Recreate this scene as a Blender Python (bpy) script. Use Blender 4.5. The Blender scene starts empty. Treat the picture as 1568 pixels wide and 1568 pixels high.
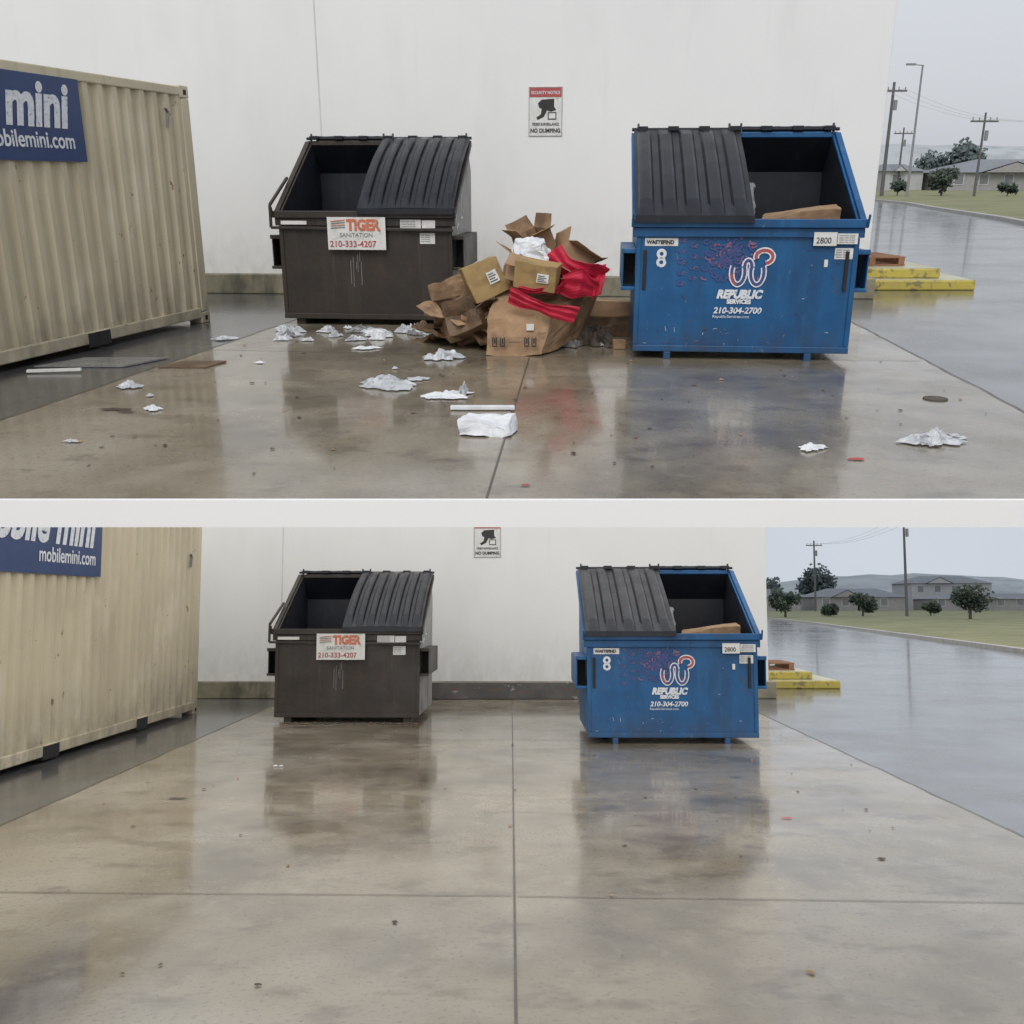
import bpy, bmesh, math, random
from mathutils import Matrix, Vector, Euler, noise as mnoise
random.seed(7)
R=math.radians
scene=bpy.context.scene
scene.view_settings.view_transform='Standard'
scene.view_settings.look='None'
scene.view_settings.exposure=0

# ------------------------------------------------------------------ materials
def nd(nt,t,**k):
    n=nt.nodes.new(t)
    for a,b in k.items(): setattr(n,a,b)
    return n
def pmat(name,c1,c2=None,scale=4,rough=.5,rough2=None,bump=0.0,bscale=None,stretch=(1,1,1),
         spec=.5,metal=0,layers=(),lo=.35,hi=.65,coat=0,detail=3,rscale=None,coatr=.1,bdist=.02,zdirt=None):
    m=bpy.data.materials.new(name); m.use_nodes=True
    nt=m.node_tree; b=nt.nodes['Principled BSDF']; L=nt.links.new
    tc=nd(nt,'ShaderNodeTexCoord')
    def nz(sc,st,det=3,off=0):
        mp=nd(nt,'ShaderNodeMapping'); mp.inputs['Scale'].default_value=st
        mp.inputs['Location'].default_value=(off,off*1.7,off*.3)
        L(tc.outputs['Object'],mp.inputs[0])
        n=nd(nt,'ShaderNodeTexNoise'); n.inputs['Scale'].default_value=sc
        n.inputs['Detail'].default_value=det; n.inputs['Roughness'].default_value=.65
        L(mp.outputs[0],n.inputs['Vector']); return n.outputs['Fac']
    def mr(src,a,bb,c=0,d=1):
        r=nd(nt,'ShaderNodeMapRange'); r.inputs[1].default_value=a; r.inputs[2].default_value=bb
        r.inputs[3].default_value=c; r.inputs[4].default_value=d; L(src,r.inputs[0]); return r.outputs[0]
    def mix(fac,a,bb):
        x=nd(nt,'ShaderNodeMix'); x.data_type='RGBA'
        L(fac,x.inputs[0])
        for s,i in ((a,6),(bb,7)):
            if isinstance(s,(tuple,list)): x.inputs[i].default_value=(*s,1)
            else: L(s,x.inputs[i])
        return x.outputs[2]
    if c2 is None: c2=tuple(c*.82 for c in c1)
    col=mix(mr(nz(scale,stretch,detail),lo,hi),c1,c2)
    for i,(c,sc,st,a,bb,amt) in enumerate(layers):
        col=mix(mr(nz(sc,st,3,3.1*(i+1)),a,bb,0,amt),col,c)
    if zdirt:   # splash dirt rising from the ground: (colour, height, amount)
        sp=nd(nt,'ShaderNodeSeparateXYZ'); L(tc.outputs['Object'],sp.inputs[0])
        g=mr(sp.outputs[2],.0,zdirt[1],1,0)
        mu=nd(nt,'ShaderNodeMath'); mu.operation='MULTIPLY'; L(g,mu.inputs[0]); L(mr(nz(6,(1,1,.5),3,7),.3,.7,0,zdirt[2]),mu.inputs[1])
        col=mix(mu.outputs[0],col,zdirt[0])
    L(col,b.inputs['Base Color'])
    if rough2 is None: b.inputs['Roughness'].default_value=rough
    else: L(mr(nz(rscale or scale*.7,stretch,3,9),.38,.62,rough,rough2),b.inputs['Roughness'])
    b.inputs['Specular IOR Level'].default_value=spec
    b.inputs['Metallic'].default_value=metal
    b.inputs['Coat Weight'].default_value=coat; b.inputs['Coat Roughness'].default_value=coatr
    if bump:
        bn=nd(nt,'ShaderNodeBump'); bn.inputs['Strength'].default_value=bump; bn.inputs['Distance'].default_value=bdist
        L(nz(bscale or scale*4,stretch,2,5),bn.inputs['Height']); L(bn.outputs[0],b.inputs['Normal'])
    return m

one=(1,1,1)
WALL=pmat('wall_white_paint',(.85,.85,.835),(.80,.805,.79),.35,.75,
     layers=[((.68,.69,.66),1.0,(1,1,.3),.54,.8,.4),((.70,.70,.68),5,(1,1,.12),.60,.8,.25)],zdirt=((.50,.49,.45),1.1,.6))
JWALL=pmat('wall_joint_sealant',(.68,.68,.67),None,3,.7)
FOOT=pmat('footing_concrete',(.30,.27,.19),(.19,.18,.13),2,.5,bump=.3,layers=[((.08,.08,.055),3,(1,1,.4),.48,.66,.8)])
FOOTD=pmat('footing_concrete_dark',(.13,.125,.12),(.08,.078,.075),2,.4,bump=.3,layers=[((.45,.45,.45),4,(1,1,2),.62,.66,.6),((.18,.07,.05),5,(1,1,4),.56,.64,.6)])
CONC=pmat('wet_concrete',(.315,.27,.195),(.20,.172,.126),.55,.09,rough2=.30,rscale=1.1,bump=.035,bscale=30,spec=.5,coat=.40,coatr=.07,
     layers=[((.105,.087,.065),1.1,(1,.70,1),.47,.70,.80),((.40,.37,.31),.45,one,.5,.7,.6),
             ((.085,.064,.05),2.8,(.8,1.3,1),.55,.72,.6),((.13,.075,.05),.9,(1,1,1),.60,.74,.5),((.10,.085,.065),38,one,.55,.70,.5),((.38,.34,.27),7,(1.1,.8,1),.56,.78,.4)])
ASPH=pmat('wet_asphalt',(.12,.122,.128),(.075,.076,.08),.8,.08,rough2=.30,rscale=.5,bump=.08,bscale=90,spec=.6,coat=.45,coatr=.09,
     layers=[((.21,.205,.195),70,one,.53,.66,.7),((.045,.045,.047),.6,(1,.4,1),.50,.68,.7)])
JOINT=pmat('joint_dark',(.07,.06,.05),(.11,.1,.085),8,.4)
JOINTS=pmat('joint_soft',(.12,.10,.08),(.17,.15,.12),8,.35)
EDGE=pmat('gap_strip_white',(.94,.94,.94),(.93,.93,.93),2,.6)
CURB=pmat('kerb_concrete',(.44,.43,.40),(.34,.33,.31),3,.5)
GRASS=pmat('grass_wet',(.24,.24,.12),(.16,.175,.08),.3,.8,bump=.4,bscale=12,layers=[((.31,.28,.16),.7,(.3,1,1),.5,.7,.6)])
CONT=pmat('container_cream',(.60,.535,.38),(.51,.45,.32),1.1,.42,stretch=(1,1,.5),
     layers=[((.40,.32,.20),9,(1,1,.08),.56,.78,.65),((.68,.63,.50),1.3,(1,1,.6),.55,.7,.6),((.16,.08,.035),11,(1,1,.5),.67,.72,.85)],zdirt=((.22,.19,.14),.7,.9))
DARKM=pmat('dark_void',(.012,.012,.013),(.02,.02,.02),5,.7)
BLUE=pmat('dumpster_blue_paint',(.006,.100,.268),(.004,.072,.20),2.5,.38,rough2=.52,bump=.05,bscale=18,
     layers=[((.03,.17,.36),5,(1,1,.25),.54,.75,.5),((.008,.035,.09),3,(1,1,.18),.52,.72,.55),((.16,.22,.27),26,(1,1,.4),.67,.72,.5),((.10,.045,.02),14,(1,1,.6),.68,.72,.85)],zdirt=((.05,.05,.05),.35,.7))
BROWN=pmat('dumpster_brown_paint',(.037,.028,.021),(.024,.019,.015),2.5,.42,rough2=.55,bump=.10,bscale=18,
     layers=[((.065,.052,.041),7,(1,1,.1),.5,.75,.5),((.12,.11,.10),16,(1,1,.06),.64,.78,.4),((.06,.03,.017),6,(1,1,.5),.60,.70,.45)],zdirt=((.05,.035,.025),.4,.7))
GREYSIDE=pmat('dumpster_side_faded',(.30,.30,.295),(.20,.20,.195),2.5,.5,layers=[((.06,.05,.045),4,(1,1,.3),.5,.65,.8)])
LINB=pmat('interior_dark',(.014,.018,.028),(.009,.011,.017),3,.5,layers=[((.05,.05,.055),6,(1,1,.3),.55,.75,.5)])
LIDM=pmat('lid_black_plastic',(.015,.018,.025),(.010,.012,.018),5,.28,rough2=.42,spec=.4,layers=[((.055,.065,.08),7,(1,.4,.4),.60,.78,.4)])
SIGNW=pmat('sticker_white',(.78,.78,.76),(.66,.66,.63),9,.5,layers=[((.36,.31,.25),14,one,.58,.72,.55)])
TXTW=pmat('lettering_white',(.78,.79,.82),(.62,.66,.70),14,.5,layers=[((.12,.22,.38),30,one,.58,.66,.7)])
TXTR=pmat('lettering_red',(.48,.085,.075),(.36,.07,.08),9,.5)
TXTO=pmat('lettering_orange',(.66,.18,.08),(.48,.16,.09),9,.5,layers=[((.7,.6,.5),24,one,.58,.66,.6)])
TXTK=pmat('lettering_black',(.02,.02,.02),(.03,.03,.03),9,.5)
TXTG=pmat('lettering_grey',(.25,.25,.25),(.18,.18,.18),9,.5)
PURP=pmat('faded_decal_purple',(.075,.075,.21),(.03,.07,.23),20,.5)
PINK=pmat('faded_decal_pink',(.24,.13,.22),(.15,.10,.22),20,.5)
NAVY=pmat('navy_panel',(.028,.058,.165),(.022,.046,.14),2,.45)
CARD=pmat('cardboard',(.40,.255,.145),(.30,.19,.105),3,.8,layers=[((.15,.09,.05),2.6,one,.50,.64,.85),((.48,.34,.21),9,one,.6,.72,.5)])
CARDW=pmat('cardboard_soaked',(.20,.125,.07),(.13,.08,.047),3,.5,layers=[((.06,.04,.027),4,one,.5,.65,.8)])
CARDY=pmat('cardboard_ochre',(.40,.275,.115),(.33,.22,.09),4,.7,layers=[((.2,.13,.06),4,one,.55,.68,.6)])
CARDI=pmat('cardboard_inside',(.25,.16,.095),(.18,.115,.07),3,.85)
REDC=pmat('red_fabric',(.60,.014,.055),(.42,.008,.035),6,.6)
FOAM=pmat('white_foam',(.78,.80,.82),(.64,.66,.69),12,.6)
PLAS=pmat('white_plastic_film',(.64,.66,.68),(.38,.40,.42),9,.28)
PLASD=pmat('grey_plastic_film',(.28,.28,.28),(.15,.15,.15),14,.3)
YELL=pmat('yellow_paint',(.56,.46,.08),(.46,.38,.09),3,.45,layers=[((.2,.17,.09),9,one,.54,.64,.85)])
PADT=pmat('pad_top_concrete',(.58,.57,.40),(.45,.43,.30),3,.4)
WOOD=pmat('pallet_wood',(.34,.17,.09),(.24,.12,.07),6,.7)
POLE=pmat('pole_wood',(.14,.135,.14),(.11,.105,.11),4,.8)
POLEM=pmat('pole_metal',(.27,.275,.285),(.23,.235,.24),4,.5)
WIRE=pmat('wire',(.42,.43,.45),None,4,.6)
BARK=pmat('bark',(.08,.07,.065),None,8,.9)
LEAFD=pmat('foliage_dark',(.052,.075,.058),(.065,.085,.065),3,.85,spec=.2)
LEAFL=pmat('foliage_light',(.095,.12,.09),(.08,.105,.08),3,.85,spec=.2)
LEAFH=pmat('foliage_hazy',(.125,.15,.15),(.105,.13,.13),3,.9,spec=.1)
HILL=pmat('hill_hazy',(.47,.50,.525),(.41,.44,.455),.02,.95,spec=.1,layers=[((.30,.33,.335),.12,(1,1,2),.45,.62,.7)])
ROOF=pmat('roof_shingle_grey',(.23,.25,.28),(.20,.215,.24),2,.85)  # roof grey lightened, haze put into the colour
SIDING=pmat('house_siding',(.46,.47,.475),(.42,.43,.435),2,.8)  # wall tone paled with painted haze
SIDING2=pmat('house_siding_brick',(.34,.335,.33),(.29,.285,.285),2,.8)  # greyed too, distance haze mixed into the colour
GLASS=pmat('window_glass',(.20,.21,.23),None,2,.3)
TRIM=pmat('white_trim',(.6,.6,.6),None,2,.6)
PLATE=pmat('metal_plate_wet',(.24,.24,.23),(.17,.17,.165),5,.2,rough2=.4)
DEBR=pmat('debris_dark',(.06,.045,.035),(.1,.08,.06),6,.7)

# ------------------------------------------------------------------ mesh builder
class MB:
    def __init__(s): s.v=[];s.f=[];s.mi=[];s.mats=[]
    def mid(s,m):
        if m not in s.mats: s.mats.append(m)
        return s.mats.index(m)
    def add(s,vs,fs,m,M=None):
        o=len(s.v); k=s.mid(m)
        for p in vs:
            p=Vector(p); s.v.append(M@p if M else p)
        for f in fs: s.f.append([o+i for i in f]); s.mi.append(k)
    def hexa(s,c,m,M=None):
        s.add(c,[(0,3,2,1),(4,5,6,7),(0,1,5,4),(1,2,6,5),(2,3,7,6),(3,0,4,7)],m,M)
    def box(s,x0,x1,y0,y1,z0,z1,m,M=None):
        s.hexa([(x0,y0,z0),(x1,y0,z0),(x1,y1,z0),(x0,y1,z0),(x0,y0,z1),(x1,y0,z1),(x1,y1,z1),(x0,y1,z1)],m,M)
    def quad(s,a,b,c,d,m,M=None): s.add([a,b,c,d],[(0,1,2,3)],m,M)
    def beam(s,p0,p1,w,h,m,up=(0,0,1)):
        p0=Vector(p0);p1=Vector(p1);d=(p1-p0).normalized();u=Vector(up)
        sd=d.cross(u)
        if sd.length<1e-4: sd=Vector((1,0,0))
        sd.normalize(); u=sd.cross(d)
        c=[]
        for p in (p0,p1):
            for a,b in ((-1,-1),(1,-1),(1,1),(-1,1)): c.append(p+sd*a*w/2+u*b*h/2)
        s.add(c,[(0,3,2,1),(4,5,6,7),(0,1,5,4),(1,2,6,5),(2,3,7,6),(3,0,4,7)],m)
    def cyl(s,p0,p1,r0,r1,m,n=10):
        p0=Vector(p0);p1=Vector(p1);d=(p1-p0).normalized()
        a=d.orthogonal().normalized(); b=d.cross(a)
        vs=[]
        for p,r in ((p0,r0),(p1,r1)):
            for i in range(n):
                t=2*math.pi*i/n; vs.append(p+(a*math.cos(t)+b*math.sin(t))*r)
        fs=[(i,(i+1)%n,n+(i+1)%n,n+i) for i in range(n)]+[tuple(range(n-1,-1,-1)),tuple(range(n,2*n))]
        s.add(vs,fs,m)
    def prism(s,poly,x0,x1,m):
        n=len(poly)
        vs=[(x0,y,z) for y,z in poly]+[(x1,y,z) for y,z in poly]
        fs=[tuple(range(n)),tuple(range(2*n-1,n-1,-1))]+[(i,n+i,n+(i+1)%n,(i+1)%n) for i in range(n)]
        s.add(vs,fs,m)
    def crumple(s,x,y,sx,sy,h,m,rot=0,z=.012,seed=0,n=14,flat=.0,M0=None):
        M=Matrix.Translation((x,y,z))@Matrix.Rotation(rot,4,'Z')
        if M0: M=M0
        vs=[]
        for j in range(n+1):
            for i in range(n+1):
                a=i/n*2-1;b=j/n*2-1
                ang=math.atan2(b,a); rr=max(abs(a),abs(b))
                k=.70+.50*mnoise.noise(Vector((math.cos(ang)*1.8+seed*3.3,math.sin(ang)*1.8,seed)))+.16*mnoise.noise(Vector((math.cos(ang)*6+seed*3.3,math.sin(ang)*6,seed)))
                q=.22+.55*mnoise.noise(Vector((a*1.7+seed*7,b*1.7,seed*1.3)))+.55*abs(mnoise.noise(Vector((a*4.5+seed*7,b*4.5,seed*2.3))))
                zz=h*max(q,0)*(1-rr**2.5)
                jx=.10*mnoise.noise(Vector((a*5,b*5,seed+9)));jy=.10*mnoise.noise(Vector((a*5,b*5,seed+19)))
                vs.append(((math.cos(ang)*rr*k+jx)*sx/2,(math.sin(ang)*rr*k+jy)*sy/2,max(zz,0)))
        fs=[(j*(n+1)+i,j*(n+1)+i+1,(j+1)*(n+1)+i+1,(j+1)*(n+1)+i) for j in range(n) for i in range(n)]
        s.add(vs,fs,m,M)
    def build(s,name,M=None,parent=None,bevel=0,smooth=False,solid=0,crump=0,cuts=0,cs=3):
        me=bpy.data.meshes.new(name)
        me.from_pydata([tuple(v) for v in s.v],[],s.f)
        for m in s.mats: me.materials.append(m)
        me.polygons.foreach_set('material_index',s.mi)
        if cuts:
            bm=bmesh.new(); bm.from_mesh(me)
            bmesh.ops.subdivide_edges(bm,edges=bm.edges[:],cuts=cuts,use_grid_fill=True)
            for v in bm.verts:
                v.co+=mnoise.noise_vector(v.co*cs)*crump+mnoise.noise_vector(v.co*cs*3)*crump*.35
            bm.to_mesh(me); bm.free()
        me.update()
        if smooth: me.polygons.foreach_set('use_smooth',[True]*len(me.polygons))
        o=bpy.data.objects.new(name,me); scene.collection.objects.link(o)
        if parent: o.parent=parent
        if M is not None: 
            if parent: o.matrix_local=M
            else: o.matrix_world=M
        if bevel:
            b=o.modifiers.new('bevel','BEVEL'); b.width=bevel; b.segments=2; b.limit_method='ANGLE'; b.angle_limit=R(40)
        if solid:
            q=o.modifiers.new('solid','SOLIDIFY'); q.thickness=solid; q.offset=0
        return o
def empty(name,M):
    o=bpy.data.objects.new(name,None); scene.collection.objects.link(o); o.empty_display_size=.3
    o.matrix_world=M; return o
def text(s,size,M,mat,parent,name,bold=.0,shear=0,ext=.001,sx=1,align='LEFT'):
    cu=bpy.data.curves.new(name,'FONT'); cu.body=s; cu.size=size; cu.offset=bold; cu.shear=shear
    cu.extrude=ext; cu.align_x=align; cu.resolution_u=4
    t=bpy.data.objects.new(name+'_tmp',cu); scene.collection.objects.link(t)
    bpy.context.view_layer.update()
    me=bpy.data.meshes.new_from_object(t.evaluated_get(bpy.context.evaluated_depsgraph_get()))
    bpy.data.objects.remove(t)
    me.materials.clear(); me.materials.append(mat)
    o=bpy.data.objects.new(name,me); scene.collection.objects.link(o); o.parent=parent
    o.matrix_local=M@Matrix.Diagonal((sx,1,1,1)); return o
FR=Matrix(((1,0,0,0),(0,0,-1,0),(0,1,0,0),(0,0,0,1)))
def T(x,y,z): return Matrix.Translation((x,y,z))
def fr(x,y,z): return T(x,y,z)@FR
def RZ(a): return Matrix.Rotation(R(a),4,'Z')

WA=Matrix.Identity(4)
WB=T(0,0,1.5)@Matrix.Rotation(R(-24.0),4,'X')@T(0,0,-1.53)

# ------------------------------------------------------------------ dumpster
def ribbed(mb,x0,x1,path,m,nr=6,amp=.028,bow=.0,xbow=0):
    N=nr*10; rows=len(path)
    vs=[]
    for k,(y,z) in enumerate(path):
        a=path[max(k-1,0)];b=path[min(k+1,rows-1)]
        ty,tz=b[0]-a[0],b[1]-a[1]; l=math.hypot(ty,tz); ny,nz=-tz/l,ty/l
        if nz<0 and abs(nz)>.05: ny,nz=-ny,-nz
        s=k/(rows-1)
        env=min(1,min(s,1-s)*9)
        for i in range(N+1):
            u=i/N; ph=(u*nr)%1
            t=min(max((ph-.10)/.14,0),1)-min(max((ph-.66)/.14,0),1)
            if u in(0,1): t=0
            hgt=amp*t*env+bow*math.sin(math.pi*s)+xbow*math.sin(math.pi*u)
            vs.append((x0+(x1-x0)*u,y+ny*hgt,z+nz*hgt))
    fs=[(r*(N+1)+i,r*(N+1)+i+1,(r+1)*(N+1)+i+1,(r+1)*(N+1)+i) for r in range(rows-1) for i in range(N)]
    mb.add(vs,fs,m)

def dumpster(M,kind):
    W=1.83;HF=1.17;YB=1.3;HB=1.9;D=1.6;z0=.08
    P=BLUE if kind=='blue' else BROWN
    LN=LINB
    e=empty('dumpster',M)
    b=MB()
    prof=[(0,z0),(0,HF),(YB,HB),(D,1.6),(D,z0)]
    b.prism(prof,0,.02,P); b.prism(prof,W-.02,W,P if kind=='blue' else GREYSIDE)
    b.box(.02,W-.02,0,.02,z0,HF,P)
    b.box(.02,W-.02,D-.02,D,z0,1.59,P)
    b.beam(((W/2),YB+.0,HB-.012),((W/2),D-.012,1.6),W-.044,.016,P)
    b.box(.02,W-.02,.02,D-.02,z0,z0+.02,P)
    b.build('shell',parent=e,bevel=.004)
    l=MB()  # extra inner faces, coloured dark to deepen the dim interior
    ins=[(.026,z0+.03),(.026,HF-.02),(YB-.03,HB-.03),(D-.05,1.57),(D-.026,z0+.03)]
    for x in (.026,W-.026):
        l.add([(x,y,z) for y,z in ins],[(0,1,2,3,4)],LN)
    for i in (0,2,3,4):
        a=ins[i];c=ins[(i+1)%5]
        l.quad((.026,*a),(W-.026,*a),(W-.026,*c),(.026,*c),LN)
    l.build('inner_dark_faces',parent=e)
    r=MB()
    r.box(-.06,W+.06,-.065,-.001,HF-.05,HF+.02,P)
    r.box(-.045,W+.045,-.03,-.0015,HF-.13,HF-.052,P)
    for x in (-.028,W+.028):
        r.beam((x,.01,HF-.005),(x,YB,HB-.005),.052,.06,P)
    r.beam((-.03,YB+.02,HB+.0),(W+.03,YB+.02,HB+.0),.05,.05,P)
    r.box(-.012,W+.012,-.028,-.001,z0-.01,z0+.045,P)
    for x in (-.014,W-.03): r.box(x,x+.044,-.014,-.0012,z0+.046,HF-.132,P)
    for sx in (0,1):
        xa=-.125 if sx==0 else W+.003; xb=xa+.122
        y0,y1,za,zb=.06,1.15,.60,.93
        r.box(xa,xb,y0,y1,zb-.012,zb,P); r.box(xa,xb,y0,y1,za,za+.012,P)
        xo=xa if sx==0 else xb-.012
        r.box(xo,xo+.012,y0,y1,za+.012,zb-.012,P)
        r.box(xa-.008,xb+.0,y0-.03,y0-.001,zb-.03,zb+.012,P); r.box(xa-.008,xb,y0-.03,y0-.001,za-.012,za+.02,P)
    if kind=='blue':
        for x in (.26,W-.36): r.box(x,x+.06,-.03,.12,0,z0-.011,P); r.box(x,x+.06,1.35,1.5,0,z0-.011,P)
        for x in (.05,W-.09): r.box(x,x+.03,-.02,-.001,.60,.93,DARKM)
    else:
        for x in (.1,W-.2): r.box(x,x+.1,.03,1.5,0,z0-.011,P)
        r.beam((-.09,-.03,1.02),(W+.03,-.045,1.0),.03,.03,P)
        r.beam((-.09,-.03,1.02),(-.09,-.02,1.25),.028,.028,P); r.beam((-.09,-.02,1.25),(-.05,.5,1.52),.028,.028,P)
        r.box(.02,.30,-.042,-.0325,HF-.12,HF-.08,SIGNW)
    for x in (-.05,W+.05): r.beam((x,-.07,HF-.04),(x,-.11,HF+.06),.018,.02,P)
    r.build('rims_and_pockets',parent=e,bevel=.006)
    v=MB()
    for sx in (0,1):
        xa=-.11 if sx==0 else W+.006
        v.box(xa,xa+.10,.3,.31,.615,.915,DARKM)  # dark plug painted for the shade deep in the sleeve
    v.build('pocket_shade_plug',parent=e)
    n=16
    def slope(k,off=.03):
        s=k/n; return (YB+.03)*(1-s)-.085*s, (HB+off+.02)*(1-s)+(HF+off+.012)*s
    xm=.52*W if kind=='blue' else .47*W
    cx=(-.03,xm) if kind=='blue' else (xm,W+.04)
    ox=(xm+.02,W+.0) if kind=='blue' else (.03,xm-.02)
    L=MB()
    if kind=='blue': ribbed(L,cx[0],cx[1],[slope(k) for k in range(n+1)],LIDM,5,.038,.03,.0)
    else: ribbed(L,cx[0],cx[1],[slope(k) for k in range(n+1)],LIDM,7,.045,.075,.01)
    yf,zf=slope(n); L.box(cx[0],cx[1],yf-.012,yf+.006,zf-.05,zf+.004,LIDM)
    L.build('closed_lid',parent=e,solid=.008)
    if kind=='blue':
        q=MB()
        for j in range(5):
            for s in (.36,.62):
                a=slope(n*s,.085); x=cx[0]+(cx[1]-cx[0])*(j+.46)/5
                q.beam((x-.045,a[0],a[1]),(x+.045,a[0],a[1]),.05,.02,LIDM,up=(0,-.5,.86))
        q.build('lid_ridge',parent=e,bevel=.005)
    O=MB()
    path=[(YB+.05,HB+.07),(YB+.12,HB+.06),(YB+.26,HB-.08),(D+.06,1.62),(D+.08,1.3),(D+.09,1.0),(D+.08,.7)]
    ribbed(O,ox[0],ox[1],path,LIDM,6,.02)
    O.build('open_lid',parent=e,solid=.01)
    h=MB()
    h.cyl((-.05,YB+.03,HB+.05),(W+.05,YB+.03,HB+.05),.016,.016,LIDM)
    for k in range(7):
        x=.05+k*(W-.1)/6
        h.box(x-.05,x+.05,YB-.03,YB+.07,HB+.036,HB+.078,LIDM)
    for k in (0,.47,.53,1):
        x=.01+k*(W-.02); h.beam((x,YB+.0,HB),(x,YB+.03,HB+.1),.02,.03,LIDM)
    h.build('lid_hinge',parent=e,bevel=.004)
    y=-.006
    d=MB()
    def dec(x0,x1,za,zb,m,yy=y): d.box(x0,x1,yy,yy+.004,za,zb,m)
    def arc(cx,cz,rx,rz,a0,a1,w,m,yy,nn=14):
        for i in range(nn):
            t0=R(a0+(a1-a0)*i/nn);t1=R(a0+(a1-a0)*(i+1)/nn)
            p=[(cx+(rx+q)*math.cos(t),yy,cz+(rz+q)*math.sin(t)) for t,q in((t0,-w/2),(t0,w/2),(t1,w/2),(t1,-w/2))]
            d.quad(*p,m)
    if kind=='blue':
        dec(.06,.34,.965,1.03,SIGNW)
        text('WASTEFIND',.042,fr(.075,y-.003,.983),TXTK,e,'sticker_text',bold=.002)
        for cz in (.90,.83): arc(.205,cz,.03,.03,0,360,.026,TXTW,y)
        rd=random.Random(3)
        for k in range(9):
            cx_=.37+.10*(k%2); cz_=1.02-.045*k
            arc(cx_,cz_,.022,.02,rd.uniform(0,180),rd.uniform(250,420),.016,PURP,y-.001,8)
            arc(cx_+.03,cz_-.01,.012,.012,0,300,.006,PINK,y-.0015,6)
        for k in range(85):
            a=rd.gauss(.80,.12);c=rd.gauss(.89,.09)
            arc(min(max(a,.58),1.05),min(max(c,.70),1.04),rd.uniform(.012,.035),rd.uniform(.012,.03),rd.uniform(0,180),rd.uniform(200,420),.015,PURP if k%7 else PINK,y-.001-.00003*k,8)
        for k in range(30):
            a=rd.uniform(.60,1.02);c=rd.uniform(.80,1.03)
            d.add([(a,y-.0045,c+.012),(a-.009,y-.0045,c-.009),(a+.010,y-.0045,c-.007)],[(0,1,2)],rd.choice([PURP,TXTR,PURP,PURP,PINK]))
        for w,m,yy in ((.05,TXTW,y-.006),(.026,PURP,y-.0075)):
            arc(.86,.75,.055,.10,150,390,w,m,yy,18)
            arc(1.02,.75,.055,.10,150,390,w,m,yy,18)
            arc(.94,.80,.03,.05,0,180,w,m,yy,14)
            arc(1.07,.88,.07,.055,-80,200,w,m if m==TXTW else TXTR,yy-.0004,18)
        arc(.86,.75,.055,.10,185,260,.02,TXTR,y-.0085,10)
        text('REPUBLIC',.095,fr(.69,y-.002,.535),TXTW,e,'lettering',bold=.006,shear=.25,sx=.92)
        text('SERVICES',.05,fr(.78,y-.002,.488),TXTW,e,'lettering_small',bold=.003,sx=1)
        text('210-304-2700',.072,fr(.67,y-.002,.405),TXTW,e,'phone_number',bold=.002,shear=.2)
        text('RepublicServices.com',.036,fr(.665,y-.002,.365),TXTW,e,'web_address')
        dec(1.46,1.65,.975,1.085,SIGNW,-.036);dec(1.655,1.82,.99,1.075,SIGNW,-.037)
        dec(1.65,1.80,.865,.955,SIGNW); dec(1.57,1.60,.80,.86,SIGNW,y-.001)
        text('2800',.07,fr(1.48,-.040,.995),TXTK,e,'unit_number',sx=.9)
        for j in range(4): text('notice lines of text',.017,fr(1.665,-.041,1.055-.018*j),TXTG,e,'fine_print')
        for j in range(4): text('please recycle',.02,fr(1.66,y-.003,.935-.019*j),TXTG,e,'fine_print')
        for k in range(46):
            x=rd.uniform(.05,1.75); z=rd.choice([rd.uniform(.13,.35),rd.uniform(.2,.95)]); l=rd.uniform(.008,.045)
            d.beam((x,y+.001,z),(x+rd.uniform(-.01,.03),y+.001,z+rd.uniform(-l,l)),.003,.004,rd.choice([CARDW,TXTG,DEBR,PLAS]),up=(1,0,0))
    else:
        dec(.53,1.15,.80,1.13,SIGNW,-.072)
        text('TIGER',.15,fr(.74,-.076,1.0),TXTO,e,'lettering',bold=.008,sx=.86)
        text('SANITATION',.06,fr(.66,-.076,.93),TXTG,e,'lettering_small')
        text('210-333-4207',.088,fr(.55,-.076,.83),TXTR,e,'phone_number',bold=.001)
        for q in range(4): d.beam((.57,-.0755,1.02+.022*q),(.72,-.0755,1.03+.024*q),.008,.010,TXTO if q%2 else TXTG,up=(0,1,0))
        dec(1.30,1.52,1.015,1.105,SIGNW,-.034);dec(1.53,1.67,1.02,1.10,SIGNW,-.035)
        dec(1.50,1.66,.86,.97,SIGNW)
        for j in range(3): text('notice lines of text',.02,fr(1.31,-.038,1.08-.024*j),TXTG,e,'fine_print')
        for j in range(4): text('lines of text',.02,fr(1.51,y-.003,.945-.022*j),TXTG,e,'fine_print')
        rd=random.Random(5)
        for k in range(7):
            x=.74+.02*k+rd.uniform(-.01,.01); zt=.78-rd.random()*.12
            dec(x,x+.006,zt-rd.uniform(.05,.3),zt,TXTG)
        xs=W+.004
        pts=[(.5,.95),(.42,.75),(.5,.6),(.62,.62)],[(.75,1.35),(.7,1.1),(.85,1.1)],[(.9,.9),(.88,.6)],[(.35,1.2),(.4,1.0),(.55,1.05)]
        for pl in pts:
            for a,c in zip(pl,pl[1:]): d.beam((xs,*a),(xs,*c),.025,.003,TXTW,up=(1,0,0))
    d.build('decals',parent=e)
    c=MB()
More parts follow.
